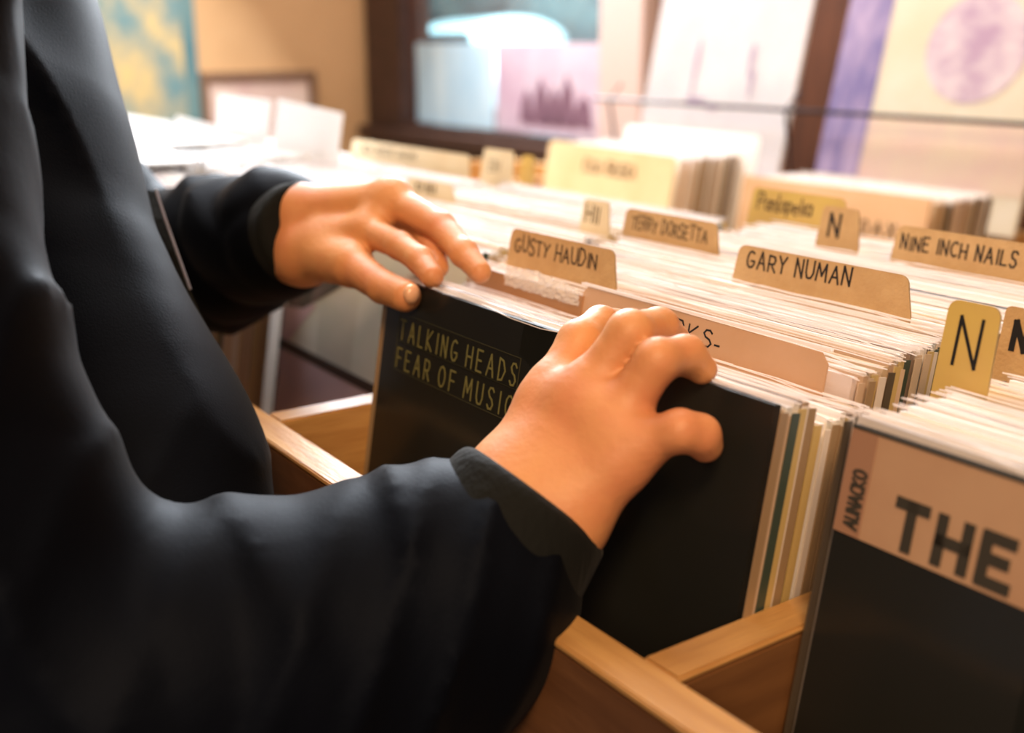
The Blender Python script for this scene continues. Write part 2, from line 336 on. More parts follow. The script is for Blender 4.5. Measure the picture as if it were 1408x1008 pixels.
# outside the window: street, hedge and car
S(box('street', (-16, 1.65, FZ - .06), (3, 16, FZ - .01), M['road']))
hedge = MB()
v, f = None, None
g = Grid((-18, 7.5, FZ), (-4.5, 10.5, 2.4), .14); fld = g.empty()
pr = []
for i in range(60):
    pr.append(('e', (random.uniform(-17, -5.6), random.uniform(8.4, 9.4), random.uniform(-.6, 1.5)), (random.uniform(.5, .9), random.uniform(.45, .7), random.uniform(.4, .75))))
blend(g, fld, pr, .12); setp(mesh_from('hedge', [nets(g, fld)], M['hedge']), 'dark blue-green hedge across the street outside the window', 'hedge')
car = setp(empty('car', (-8.2, 5.6, FZ)), 'pale turquoise car parked in the street outside the window', 'car')
g = Grid((-1.5, -.95, .1), (1.5, .95, 1.6), .05); fld = g.empty()
blend(g, fld, [('c', (-1.0, 0, .68), (1.0, 0, .66), .34, .32, ((0, 1, 0), .42)), ('c', (-.5, 0, 1.12), (.35, 0, 1.14), .24, .24, ((0, 1, 0), .42))], .2)
mesh_from('car_body', [nets(g, fld)], M['carpaint'], car)
box('windscreen', (-.55, -.60, 1.02), (.45, -.50, 1.24), M['carglass'], car, .03)
for i, (wx, wy) in enumerate(((-.95, -.68), (.95, -.68), (-.95, .5), (.95, .5))):
    MB().tube([(wx, wy, .32), (wx, wy + .18, .32)], .32, 18).build('wheel', M['tyre'], car)
# sheets standing in the window
t = MB().box((-2.56, 1.512, -.10), (-2.13, 1.518, .140)).build('window_sheet', M['bluepanel']); setp(t, 'pale blue sheet in the left half of the window', 'poster')
t = setp(empty('window_poster', (-1.86, 1.51, -.098)), 'pale pink poster with dark figures in the right half of the window', 'poster')
box('paper', (-.25, 0, 0), (.25, .005, .238), M['pinkposter'], t)
for k, (x0, wd_, hh) in enumerate(((-.12, .04, .09), (-.06, .05, .12), (.0, .045, .10), (.055, .05, .13), (.12, .06, .08))):
    MB().prism([(x0 - .015, .03), (x0 + wd_ + .012, .02), (x0 + wd_, .03 + hh * .7), (x0 + wd_ * .5, .03 + hh), (x0, .03 + hh * .6)], -.0012, -.0002).build('printed_figure', M['plum'], t)

# things on the left wall
pt = setp(empty('painting', (-2.828, .75, .18)), 'large teal painting with yellow blotches high on the tan wall at left', 'painting')
box('canvas', (0, -.16, -.30), (.03, .142, .34), M['teal'], pt, .003)
box('teal_edge', (.0302, .10, -.28), (.0312, .142, .34), M['teal_plain'], pt)
pf = setp(empty('framed_picture', (-2.828, 1.09, -.10)), 'low brown framed pinkish picture on the tan wall beside the window', 'picture')
m_ = MB(); m_.box((0, -.19, -.12), (.03, -.168, .155)); m_.box((0, .168, -.12), (.03, .19, .155)); m_.box((0, -.168, .135), (.03, .168, .155)); m_.box((0, -.168, -.12), (.03, .168, -.10))
m_.build('picture_frame', M['frame_brown'], pf); box('print', (.005, -.168, -.10), (.012, .168, .135), M['rose'], pf)

# ================================================================== RECORD BINS
def record_bin(name, label, X0, X1, divs, yf, yb, zt, zfloor, legs=True):
    o = setp(empty(name, ((X0 + X1) / 2, (yf + yb) / 2, FZ)), label, 'record bin')
    ox, oy = (X0 + X1) / 2, (yf + yb) / 2
    def b(n, a, c, m, bev=.0012): return box(n, (a[0] - ox, a[1] - oy, a[2] - FZ), (c[0] - ox, c[1] - oy, c[2] - FZ), m, o, bev)
    b('front_rail', (X0, yf, zt - .0035), (X1, yf + .02, zt), M['wood'], .0008)
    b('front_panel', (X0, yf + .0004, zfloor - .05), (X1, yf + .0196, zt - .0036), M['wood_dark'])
    b('back_panel', (X0, yb - .02, zfloor - .05), (X1, yb, zt), M['wood'])
    b('bin_floor', (X0, yf + .018, zfloor - .02), (X1, yb - .02, zfloor), M['wood'])
    for x in divs:
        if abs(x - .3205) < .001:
            b('divider_board', (x + .0002, yf + .0201, zfloor), (x + .0193, yb - .0201, zt - .0035), M['wood_shaded'])['label'] = 'divider board with shade coloured into its sides'  # side shade is put into the colour; the top strip stays plain pine
            b('divider_top', (x, yf + .0201, zt - .0034), (x + .0195, yb - .0201, zt), M['wood_y'])
        else: b('divider_board', (x, yf + .0201, zfloor), (x + .0195, yb - .0201, zt), M['wood_y'])
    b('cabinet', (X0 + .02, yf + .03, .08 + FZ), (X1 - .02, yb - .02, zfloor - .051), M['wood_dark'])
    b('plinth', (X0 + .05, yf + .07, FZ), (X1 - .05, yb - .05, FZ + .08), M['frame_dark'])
    return o
record_bin('record_bin', 'wooden record bin in the foreground, its front rail under the person\'s hands', -1.75, 1.08, (-1.75, -1.40, -1.06, -.72, -.0405, .3205, .68, 1.0605), -.089, .44, -.09, -.315)
record_bin('record_bin', 'wooden record bin farther back, below the displayed covers', -1.75, 1.08, (-1.75, -1.36, -.985, -.605, -.222, .16, .54, 1.0605), .78, 1.30, -.14, -.365)
ledge = MB().box((-1.75, .441, -.15), (1.08, .779, -.13)).build('middle_shelf', M['wood'], None, .001)
setp(ledge, 'orange wooden shelf board between the two record bins', 'shelf')
setp(MB().box((-1.70, .45, FZ), (1.03, .77, -.151)).build('shelf_cabinet', M['wood_dark']), 'brown cabinet under the shelf board between the bins', 'cabinet')

# ------------------------------------------------------------------ records
TH = .0037
def jacket_mesh(name, m, w=.312, h=.3142, seed=0):
    rr = random.Random(seed); mb = MB(); n = 6
    for i in range(n):      # slightly waved board so that the top edge is not a perfect line
        pass
    xs = [-w / 2 + w * i / n for i in range(n + 1)]; off = [rr.uniform(-.00025, .00025) for _ in xs]; top = [h + rr.uniform(-.0003, .0003) for _ in xs]
    V = []
    for x, o_, t_ in zip(xs, off, top): V += [(x, o_, 0), (x, TH + o_, 0), (x, o_ , t_ - .0002), (x, .0003 + o_, t_), (x, TH - .0003 + o_, t_), (x, TH + o_, t_ - .0002)]
    F = []
    for i in range(n):
        a, b = i * 6, i * 6 + 6
        for p, q in ((0, 2), (2, 3), (3, 4), (4, 5), (5, 1), (1, 0)): F.append((a + p, b + p, b + q, a + q))
    F += [(0, 2, 3, 4, 5, 1)[::1], tuple(n * 6 + k for k in (1, 5, 4, 3, 2, 0))]
    return mb.add(V, F).mesh(name, m)
def sleeve_mesh(name, w=.3195, h=.3165, seed=0):
    rr = random.Random(seed + 50); mb = MB(); n = 12; xs = [-w / 2 + w * i / n for i in range(n + 1)]
    ph = rr.uniform(0, 6); am = rr.uniform(.0002, .0005)
    for (y0, sgn) in ((-.00014, -1), (TH + .00014, 1)):
        V = []; F = []
        for i, x in enumerate(xs):
            wv = sgn * am * (math.sin(ph + i * .9 + sgn) * .6) ; e = math.sin(math.pi * i / n)
            tz = h + rr.uniform(-.0005, .0005) - (0.0025 if rr.random() < .06 else 0)
            V += [(x, y0, 0), (x, y0, h * .9), (x, y0 + wv * e, tz)]
        for i in range(n):
            a, b = i * 3, i * 3 + 3; F += [(a, b, b + 1, a + 1), (a + 1, b + 1, b + 2, a + 2)]
        mb.add(V, F, 0)
        for i in range(n):      # thick rim along the opening, whitened to draw the edge highlight
            x0, x1 = xs[i], xs[i + 1]; (_, ya, za), (_, yb_, zb) = V[i * 3 + 2], V[i * 3 + 5]; q = .00018
            mb.add([(x0, ya - q, za - .0005), (x1, yb_ - q, zb - .0005), (x1, yb_ + q, zb - .0005), (x0, ya + q, za - .0005), (x0, ya - q, za), (x1, yb_ - q, zb), (x1, yb_ + q, zb), (x0, ya + q, za)],
                   [(0, 1, 5, 4), (1, 2, 6, 5), (2, 3, 7, 6), (4, 5, 6, 7), (3, 0, 4, 7)], 1)
    for sx in (-1, 1):      # side seams
        x = sx * w / 2; q = .0003
        mb.add([(x - q, -.0005, 0), (x + q, -.0005, 0), (x + q, TH + .0005, 0), (x - q, TH + .0005, 0), (x - q, -.0005, h - .004), (x + q, -.0005, h - .004), (x + q, TH + .0005, h - .004), (x - q, TH + .0005, h - .004)],
               [(0, 1, 5, 4), (1, 2, 6, 5), (2, 3, 7, 6), (3, 0, 4, 7), (4, 5, 6, 7)], 2)
    me = mb.mesh(name, [M['plastic'], M['rim'], M['seam']]); return me
JM = [jacket_mesh('record_jacket', M['jacket_board'], seed=i) for i in range(5)]
JP = [jacket_mesh('record_jacket_pale', M['jacket_pale'], seed=i) for i in range(4)]
SM = [sleeve_mesh('plastic_sleeve', seed=i) for i in range(5)]
LEAN = 9.5
HH = .3165
def base(x, yt, zt, lean=LEAN, h=HH): return (x, yt - h * math.sin(R(lean)), zt - h * math.cos(R(lean)))
def record(xc, yt, zt, label, group, pale=False, lean=LEAN, sleeve=True, me=None, yawj=0, h=HH):
    o = bpy.data.objects.new('vinyl_record', me or random.choice(JP if pale else JM)); COL.objects.link(o)
    o.location = base(xc, yt, zt, lean, h); o.rotation_euler = (-R(lean), 0, yawj); setp(o, label, 'record', group)
    if sleeve: s = link('plastic_sleeve', random.choice(SM), o)
    return o
def pack(x0, x1, ys, z, jx, jz, label, group, pale=False, shift=0, **k):
    xc = (x0 + x1) / 2
    for y in ys: record(xc + random.uniform(-jx, jx) + shift * (y - ys[0]), y, z + random.uniform(-jz, jz * .4), label, group, pale, **k)
fr_ = lambda a, b, s: list(np.arange(a, b, s))

# column A (under the hands): x 0 .. 0.318
front = record(.160, 0, 0, 'black record cover with olive lettering facing front, held by both hands', None, me=jacket_mesh('front_cover_jacket', M['black_cover'], .3155, .3145))
front.children[0].scale = (1.012, 1, 1.0)
# print on it: local x = world x - .160, local z = t + HH
fx = lambda x: x - .160
fz = lambda t_: t_ + HH
p = front
write('TALKING HEADS', fx(.0225), fz(-.0370), .0118, .00105, p, M['olive_print'], y=-.0004, wide=.70, gap=.36, fit=.1228)
write('FEAR OF MUSIC', fx(.0225), fz(-.0545), .0118, .00105, p, M['olive_print'], y=-.0004, wide=.70, gap=.36, fit=.1228)
ln = MB()
for (za, zb) in ((-.0215, -.0385), (-.0385, -.0565)):
    xa, xb = fx(.020), fx(.1478)
    for (a, b) in (((xa, za), (xb, za + .0003)), ((xa, zb), (xb, zb + .0003)), ((xa, zb), (xa + .0003, za)), ((xb - .0003, zb), (xb, za))):
        ln.box((a[0], -.0006, fz(a[1])), (b[0], -.0004, fz(b[1])))
ln.build('printed_outline', M['olive_line'], p)
gA = 'sleeved records packed behind the black front cover'
pack(.0, .318, fr_(.0048, .0240, .0040), -.001, .0015, .002, 'plastic-sleeved record right behind the black front cover, before the brown SPARKS card', gA)
pack(.0, .314, fr_(.030, .060, .0040), -.0135, .0025, .003, 'lower record between the black front cover and the brown SPARKS card', gA + ', lower ones')
pack(-.008, .303, fr_(.0685, .0865, .0039), -.001, .003, .003, 'record between the brown SPARKS card and the blurred GUSTY card', 'records before the GUSTY card', shift=-.1)
pack(-.010, .300, fr_(.0915, .1635, .0039), 0, .003, .003, 'record between the blurred GUSTY card and the GARY NUMAN card', 'records before the GARY NUMAN card', shift=-.2)
pack(-.015, .290, fr_(.1685, .210, .0042), 0, .003, .003, 'record right behind the GARY NUMAN card', 'records behind the GARY NUMAN card', True)
pack(-.015, .295, fr_(.2155, .301, .0043), -.001, .004, .004, 'record in the column between the TERRY card and the NINE INCH NAILS card', 'records before the NINE INCH NAILS card', True)
pack(-.012, .298, fr_(.3155, .368, .0045), -.001, .004, .004, 'record behind the NINE INCH NAILS card', 'records behind the NINE INCH NAILS card', True)

# index cards with a raised tab
def tab_card(y, xl, xr, ht, label, txt, cat='divider card', m='card', body=(0, .30), zc=0, lean=LEAN, th=.0009, rad=.006, tsz=.011, tx=.006, tz=.0055, sw=.0011, wide=1, jit=.06, ink='ink', sl=0, gap=.22, inset=(0.0012, 0.0045), drop=0, fit=None):
    o = setp(empty('index_card', base((xl + xr) / 2, y, zc, lean, .30), (-R(lean), 0, 0)), label, cat)
    xc = (xl + xr) / 2; b0, b1 = body[0] - xc, body[1] - xc; l, r = xl - xc, xr - xc; H = .30
    tl, tr_ = l + inset[0], r - inset[1]
    pts = [(b0, 0), (b1, 0), (b1, H - .012), (r, H - .012), (r, H)]
    pts += [(tr_ - rad + rad * math.cos(R(a)), H + ht - rad + rad * math.sin(R(a))) for a in (0, 22, 45, 67, 90)]
    pts += [(tl + rad + rad * math.cos(R(a)), H + ht - rad + rad * math.sin(R(a))) for a in (90, 112, 135, 157, 180)]
    pts += [(l, H), (l, H - .012), (b0, H - .012)]
    MB().prism(pts, 0, th).build('card', M[m], o)
    e = MB(); q = pts[4:15]
    for i in range(len(q) - 1):
        (x0, z0), (x1, z1) = q[i], q[i + 1]; e.add([(x0, -.0001, z0), (x1, -.0001, z1), (x1, th + .0001, z1), (x0, th + .0001, z0)], [(0, 1, 2, 3)])
    e.build('card_rim', M['card_edge'], o)
    if txt: write(txt, l + tx, H + tz, tsz, sw, o, M[ink], y=0, wide=wide, jit=jit, slant=sl, gap=gap, drop=drop, fit=fit)
    return o
tab_card(.166, .1314, .2591, .0205, 'tan index card marked GARY NUMAN in black marker', 'GARY NUMAN', body=(0, .30), tsz=.0100, tx=.0095, tz=.0075, sw=.0012, wide=.98, gap=.27, jit=.07, drop=-.02, fit=.0765)
tab_card(.089, .0003, .1127, .0205, 'tan index card with smeared GUSTY lettering, left of the GARY NUMAN card', 'GUSTY HAUDIN', body=(0, .30), tsz=.0098, tx=.0075, tz=.0065, sw=.0011, wide=.82, gap=.16, jit=.16, ink='ink', fit=.084)
tab_card(.213, -.0285, .0725, .0205, 'out-of-focus tan index card marked TERRY, behind and left of the GARY NUMAN card', 'TERRY DORSETTA', body=(-.01, .295), tsz=.0092, tx=.010, tz=.006, sw=.0012, wide=.72, gap=.12, jit=.12, ink='ink_faded', fit=.078)
tab_card(.304, .1425, .272, .0215, 'tan index card marked NINE INCH NAILS at the right edge of the photo', 'NINE INCH NAILS', tsz=.0092, tx=.006, tz=.0062, sw=.00125, wide=.88, gap=.26, jit=.08)
tab_card(.311, .0726, .1102, .026, 'small tan index card with a single black N, left of the NINE INCH NAILS card', 'N', tsz=.0165, tx=.0095, tz=.005, sw=.0022, wide=.95, jit=.05, rad=.004)
tab_card(.372, -.052, .050, .0225, 'yellow index card with illegible script behind the small N card', 'Panlopelia', m='card_yellow', tsz=.013, tx=.009, tz=.005, sw=.0016, wide=.9, gap=.12, jit=.1, ink='ink_faded')
tab_card(.215, -.0816, -.0454, .0215, 'washed-out index card with faint strokes, left of the TERRY card', 'HII', m='card_pale', body=(-.33, -.03), tsz=.013, tx=.006, tz=.004, sw=.0016, ink='ink_faded', rad=.003)
tab_card(.086, .3300, .3556, .0330, 'yellow index card with a tall black N, nearest in the right column', 'N', m='card_yellow', body=(.3300, .6350), tsz=.0205, tx=.0072, tz=.0058, sw=.0015, wide=.92, jit=0, rad=.005, inset=(.0, .0012))
tab_card(.125, .3335, .3500, .0255, 'narrow tan index card with part of an N, behind the tall yellow N card', 'N', m='card', body=(.3335, .6385), tsz=.012, tx=.0065, tz=.007, sw=.0028, wide=.9, jit=0, rad=.003, inset=(0, .001))
# SPARKS card: low wide brown card in its own sleeve
sp = setp(empty('index_card', base(.2, .064, 0, LEAN, .30), (-R(LEAN), 0, 0)), 'brown card marked SPARKS lying low behind the fingers of the right hand', 'divider card')
MB().prism([(-.087, 0), (.0905, 0), (.0905, .298), (.086, .3028), (-.082, .3045), (-.0865, .300)], 0, .0010).build('card', mat('brown_sleeved_card', (.60, .38, .24), .32, .5, noise=((.54, .33, .19), 12, (1, 1, 1))), sp)
write('SPARKS', -.040, .2900, .0090, .00095, sp, M['ink'], y=0, wide=.95, gap=.3, jit=.12, fit=.058); write('-', .0210, .2885, .0088, .00095, sp, M['ink'], y=0)
e = MB(); e.box((-.088, -.0009, .3040), (.091, -.0003, .3055)); e.box((-.088, .0013, .3040), (.091, .0019, .3055)); e.build('sleeve_lip', M['rim'], sp)
# kraft board and crumpled plastic at the left of it
kb = setp(MB().box((-.055, 0, 0), (.055, .0012, .300)).build('cardboard_sheet', mat('brown_board', (.34, .17, .075), .45, .4, noise=((.42, .22, .10), 9, (1, 1, 1)))), 'brown cardboard sheet standing low between the hands, left of the SPARKS card', 'cardboard')
kb.location = base(.060, .0625, -.002, LEAN, .30); kb.rotation_euler = (-R(LEAN), 0, 0)
cp = MB(); n1, n2 = 26, 7; V = []; rr = random.Random(3)
for i in range(n1 + 1):
    for j in range(n2 + 1): V.append((-.045 + .075 * i / n1, rr.uniform(-.0009, .0009) - .0015, .0145 * j / n2 * (1 - .5 * abs(i / n1 - .4)) + rr.uniform(-.0004, .0004)))
F = [(i * (n2 + 1) + j, (i + 1) * (n2 + 1) + j, (i + 1) * (n2 + 1) + j + 1, i * (n2 + 1) + j + 1) for i in range(n1) for j in range(n2)]
cr_ = cp.add(V, F).build('crumpled_plastic', film('crumpled_film', (.9, .84, .78), .45, .08)); cr_.location = (.085, .0615, -.008)
setp(cr_, 'torn crumpled clear plastic lip just below the GUSTY card', 'plastic')

# column B (right): x .343 .. .655
the = record(.5025, .013, -.0, 'tan and black record cover lettered THE, foremost in the right column', None, me=jacket_mesh('the_cover_jacket', M['black_cover2'], .311, .3125, 9))
bx = lambda x: x - .5025
box('tan_band', (-.1555, -.0006, .3125 - .0425), (.1555, -.00005, .3115), M['tan_print'], the)
box('side_strip', (-.1555, -.0008, .3125 - .0425), (-.1435, -.00062, .3110), M['tan_print2'], the)
tg = MB(); tg.box((-.1555, -.0009, .3112), (.1555, .0, .3125)); tg.build('dark_top_edge', M['grey_print'], the)
write('THE', bx(.3738), fz(-.0426), .0160, .0044, the, M['grey_print'], y=-.00085, wide=.92, gap=.36, fit=.0455)
write('AUNACKO', bx(.3552) + .0022, fz(-.0435), .0058, .0012, the, M['grey_print'], y=-.00085, wide=.75, gap=.14, vertical=True)
pack(.3425, .661, [.0178, .0216], .0005, .0012, .001, 'record right behind the tan and black cover lettered THE', 'records behind the THE cover', True)
pack(.3425, .661, fr_(.0300, .0825, .0039), -.002, .003, .003, 'record between the THE cover and the tall yellow N card', 'records before the tall yellow N card', True)
pack(.3435, .659, fr_(.0905, .1215, .0041), -.002, .003, .003, 'record between the two N cards of the right column', 'records between the N cards', True)
pack(.3450, .659, fr_(.1300, .240, .0046), -.002, .003, .003, 'record behind both N cards in the right column', 'records behind the N cards', True)

# column A0: x -.36 .. -.042, front cover is pale with a dark bar
a0 = record(-.203, .1, 0, 'pale green and mauve record cover crossed by a dark bar, seen below the left hand', None, me=jacket_mesh('pale_cover_jacket', M['greenish'], .312, .311, 4))
box('mauve_field', (-.156, -.0006, .0), (.156, -.00005, HH - .141), M['mauve'], a0)
box('dark_bar', (-.156, -.0008, HH - .141), (.156, -.00005, HH - .132), M['umber'], a0)
MB().prism([(-.150, HH - .100), (-.115, HH - .096), (-.035, HH - .058), (-.01, HH - .03), (-.150, HH - .03)], -.0008, -.0001).build('dark_patch', M['charcoal'], a0)
MB().prism([(-.156, HH - .132), (-.142, HH - .132), (-.090, HH - .088), (-.150, HH - .101), (-.156, HH - .101)], -.0007, -.0001).build('mauve_patch', M['mauve'], a0)
pack(-.362, -.045, fr_(.104, .209, .0045), -.001, .004, .004, 'record in the column behind the left hand', 'records behind the left hand', True)
pack(-.362, -.045, fr_(.219, .336, .0052), -.001, .004, .004, 'record farther back in the column behind the left hand', 'far records behind the left hand', True)
# column A-1: x -.70 .. -.385
a1 = record(-.531, .024, 0, 'dusty mauve record cover showing between the sleeve and the pale cover', None, me=jacket_mesh('mauve_cover_jacket', M['mauve'], .312, .311, 6))
pack(-.690, -.372, fr_(.0285, .090, .0046), -.002, .003, .003, 'record stacked edge-on beyond the left sleeve', 'records beyond the left sleeve')
pack(-.704, -.388, fr_(.140, .330, .0065), -.001, .004, .004, 'record beyond the left arm, among the washed-out rows', 'washed-out records beyond the left arm', True)
# farther columns: one mass of records
st = MB(); rr = random.Random(5)
for (xa, xb) in ((-1.040, -.725), (-1.38, -1.065), (-1.73, -1.405)):
    y = .03
    while y < .34:
        dx = rr.uniform(-.004, .004); z = rr.uniform(-.006, .003); th = .003; s_, c_ = math.sin(R(LEAN)), math.cos(R(LEAN)); h = .313
        yb_, zb = y - h * s_, z - h * c_
        P = [(yb_, zb), (yb_ + th, zb), (y + th, z), (y, z)]
        st.add([(xa + dx, a, b) for a, b in P] + [(xb + dx, a, b) for a, b in P], [(0, 1, 2, 3), (7, 6, 5, 4), (0, 4, 5, 1), (1, 5, 6, 2), (2, 6, 7, 3), (3, 7, 4, 0)])
        y += .0062
setp(st.build('packed_records', M['white']), 'washed-out rows of records at far left beyond the black jacket', 'records', kind='stuff')

# wide tabs in the rows at left and white sheets standing there
tab_card(.350, -.737, -.450, .0185, 'long pale index card beyond the knuckles of the left hand', 'NOA MEEDE UGEAK', m='card_pale', body=(-.737, -.45), tsz=.008, tx=.03, tz=.004, sw=.0016, wide=1.3, gap=.5, ink='ink_faded')
tab_card(.213, -.3525, -.2632, .0135, 'low tan index card just above the knuckles of the left hand', 'ICA BEA', m='card_pale', body=(-.36, -.05), tsz=.008, tx=.018, tz=.002, sw=.0014, ink='ink_faded')
tab_card(.340, -.4135, -.3527, .0305, 'small square tan card below the window, left of the narrow one', 'EIH', m='card_pale', body=(-.36 - .05, -.06 - .04), tsz=.012, tx=.014, tz=.007, sw=.0012, ink='ink_faded', rad=.004)
tab_card(.356, -.3640, -.338, .026, 'narrow tan card right of the small square card below the window', None, m='card_yellow', body=(-.364, -.06), rad=.004)
def sheet(xc, y, w_, top, lab, tilt, lean=9):
    o = setp(MB().box((-w_ / 2, 0, 0), (w_ / 2, .0015, .20)).build('white_sheet', M['white'], None, .0004), lab, 'card')
    o.location = base(xc, y, top, lean, .2); o.rotation_euler = (-R(lean), tilt, 0)
sheet(-.972, .30, .195, .064, 'left one of the two tall white cards standing in the record rows', R(.5))
sheet(-.770, .303, .195, .061, 'right one of the two tall white cards standing in the record rows', R(3))
sheet(-1.19, .30, .17, .020, 'low white card left of the two tall white cards', R(2))
for i, (x, y, w_, d_, a, lab) in enumerate(((-1.06, .20, .30, .14, .1, 'white paper lying flat on the records at far left, upper one'), (-.80, .07, .26, .13, -.15, 'white paper lying flat on the records beside the jacket, lower one'))):
    o = setp(MB().box((-w_ / 2, -d_ / 2, 0), (w_ / 2, d_ / 2, .004)).build('white_paper', M['white'], None, .001), lab, 'paper'); o.location = (x, y, .0045); o.rotation_euler = (0, 0, a)

# far bin: two stacks with tall tab cards
pack(-.935, -.62, fr_(.835, .955, .0075), -.022, .004, .004, 'record in the far stack left, below the white displayed cover', 'far stack under the white cover', True)
pack(-.552, -.236, fr_(.905, 1.02, .0066), -.050, .003, .004, 'record in the far stack right, below the purple and cream cover', 'far stack under the purple cover')
d = setp(empty('tall_card', base(-.78, .825, -.018, LEAN, .30), (-R(LEAN), 0, 0)), 'tall cream card with blurred writing at the front of the far stack', 'divider card')
MB().prism([(-.157, 0), (.157, 0), (.157, .288), (.150, .296), (-.148, .300), (-.157, .292)], 0, .0014).build('card', M['card_pale'], d)
write('KXXA BRUSKA', -.055, .255, .020, .0030, d, M['ink_faded'], y=0, wide=.8, gap=.15, jit=.1)
d2 = setp(MB().prism([(-.155, 0), (.155, 0), (.155, .295), (.148, .30), (-.148, .30), (-.155, .294)], 0, .002).build('tall_card', M['white']), 'white card standing tallest behind the cream card in the far stack', 'divider card')
d2.location = base(-.745, .962, .004, LEAN, .30); d2.rotation_euler = (-R(LEAN), 0, 0)
d3 = setp(empty('front_board', base(-.395, .893, -.047, LEAN, .30), (-R(LEAN), 0, 0)), 'tan board at the front of the far right stack with faint dark marks', 'divider card')
MB().box((-.158, 0, 0), (.158, .003, .30)).build('board', mat('tan_board', (.62, .38, .20), .5, noise=((.70, .48, .30), 3, (1, 1, 4))), d3)
write('BLOAX', .02, .245, .016, .004, d3, M['ink_faded'], y=0, wide=1.2, gap=.6)

# displayed covers leaning on the wire rack
def display(xc, w_, label, kind):
    o = setp(empty('displayed_cover', (xc, 1.15 - .012, -.125), (-R(12), 0, 0)), label, 'record cover')
    a = w_ / 2
    if kind == 'white':
        box('board', (-a, 0, 0), (a, .008, .39), M['whiteart'], o, .001)
        for k, (x, z, ww, hh) in enumerate(((-.06, .22, .010, .12), (-.045, .165, .05, .012), (.0, .155, .045, .012), (.075, .24, .012, .06), (.085, .20, .010, .05), (.10, .03, .010, .10))):
            pts = [(x + ww * .5 * math.cos(q) * (1 + .3 * math.sin(3 * q)), z + hh * .5 * math.sin(q)) for q in [i * math.pi / 6 for i in range(12)]]
            MB().prism(pts, -.0012, -.0001).build('sketched_stroke', M['faint'], o)
    else:
        box('board', (-a, 0, 0), (a, .008, .39), M['cream'], o, .001)
        box('purple_stripe', (-a, -.0008, .06), (-a + .085, -.0001, .39), M['purple'], o)
        box('pink_band', (-a + .087, -.0008, .055), (a, -.0001, .155), M['pinkp'], o)
        pts = [(a - .125 + .083 * math.cos(q), .262 + .080 * math.sin(q)) for q in [i * math.pi / 16 for i in range(32)]]
        MB().prism(pts, -.0012, -.0001).build('lilac_disc', M['circle'], o)
    return o
display(-.905, .375, 'tall white cover with faint sketch lines leaning on the wire rack', 'white')
display(-.455, .37, 'cream cover with purple stripe and lilac disc leaning on the wire rack', 'cream')
rk = setp(empty('wire_rack', (-.65, 1.13, -.14)), 'dark wire rack holding the displayed covers', 'rack')
MB().tube([(-.55, 0, .172), (.75, 0, .172)], .0035).build('wire', M['wire'], rk)
for x in (-.50, -.043, .40, .72): MB().tube([(x, .028, 0), (x, .012, .12), (x, 0, .172), (x, .03, .20)], .003).build('upright', M['wire'], rk)
S(box('trim_1', (-.72, 1.38, -.14), (-.60, 1.499, .9), M['brownwall']))

# ================================================================== THE PERSON
SKEL = {}
def chain(pts, k0=0): return [('c', pts[i][0], pts[i + 1][0], pts[i][1], pts[i + 1][1]) for i in range(len(pts) - 1)]
def W(u, v, d):          # only used while laying out the joints: a joint seen at u, v and d metres deep, as world coordinates
    dr = r_ * ((u - 704) / 1540) - U_ * ((v - 504) / 1540) + F_; return np.array([CAM[0] + dr.x * d, CAM[1] + dr.y * d, CAM[2] + dr.z * d])
#HANDS
def hand(palm, fingers, lo, hi, vox=.0014, kp=.007):
    g = Grid(lo, hi, vox); P = blend(g, g.empty(), palm, .009); out = P.copy()
    for fg, kk in fingers:
        Ff = blend(g, g.empty(), fg, .0035); out = np.minimum(out, smin(P, Ff, kk))
    return nets(g, out)
rw1, rw2 = W(700, 668, .482), W(768, 716, .472)
relb = np.array([.205, -.275, -.115])
nb = rw2 - rw1
R_idx = [(W(764, 532, .499), .0112), (W(797, 470, .508), .0098), (W(826, 446, .532), .0085), (W(848, 444, .552), .0072)]
R_mid = [(W(815, 530, .480), .0108), (W(866, 458, .474), .0096), (W(906, 450, .497), .0085), (W(929, 468, .514), .0070)]
R_rng = [(W(857, 564, .470), .0106), (W(903, 496, .462), .0092), (W(943, 488, .474), .0082), (W(965, 508, .478), .0066)]
R_pky = [(W(872, 612, .463), .0105), (W(935, 592, .450), .0084), (W(962, 598, .454), .0082), (W(970, 612, .458), .0072)]
R_thb = [(W(708, 640, .492), .012), (W(745, 600, .512), .0115), (W(788, 578, .532), .0095), (W(822, 566, .545), .008)]
def toward(a, b, t): return a + (b - a) * t
palmR = [('c', rw1, rw2, .0205, .0205), ('c', toward(rw1, rw2, .35), toward(rw1, rw2, .35) + (relb - rw1) * .25, .021, .025), ('c', toward(rw1, rw2, .65), toward(rw1, rw2, .65) + (relb - rw1) * .25, .021, .025),
  ('c', rw1, R_idx[0][0], .0175, .0125), ('c', toward(rw1, rw2, .33), R_mid[0][0], .019, .0125), ('c', toward(rw1, rw2, .66), R_rng[0][0], .019, .012), ('c', rw2, R_pky[0][0], .0185, .0125),
  *[('c', toward(a, rw1, .16), toward(b, rw2, .16), .012, .012) for a, b in ((R_idx[0][0], R_mid[0][0]), (R_mid[0][0], R_rng[0][0]), (R_rng[0][0], R_pky[0][0]))], ('c', R_thb[0][0], R_thb[1][0], .0125, .0115)]
vr = hand(palmR, [(chain(R_idx), .004), (chain(R_mid), .004), (chain(R_rng), .004), (chain(R_pky), .006), (chain(R_thb), .006)], (.13, -.17, -.125), (.345, .05, .055))
L_w1, L_w2 = W(410, 296, .775), W(418, 350, .765)
lelb = W(205, 372, .95)
L_idx = [(W(506, 318, .728), .0098), (W(550, 338, .694), .0086), (W(578, 358, .672), .0080), (W(594, 380, .657), .0070)]
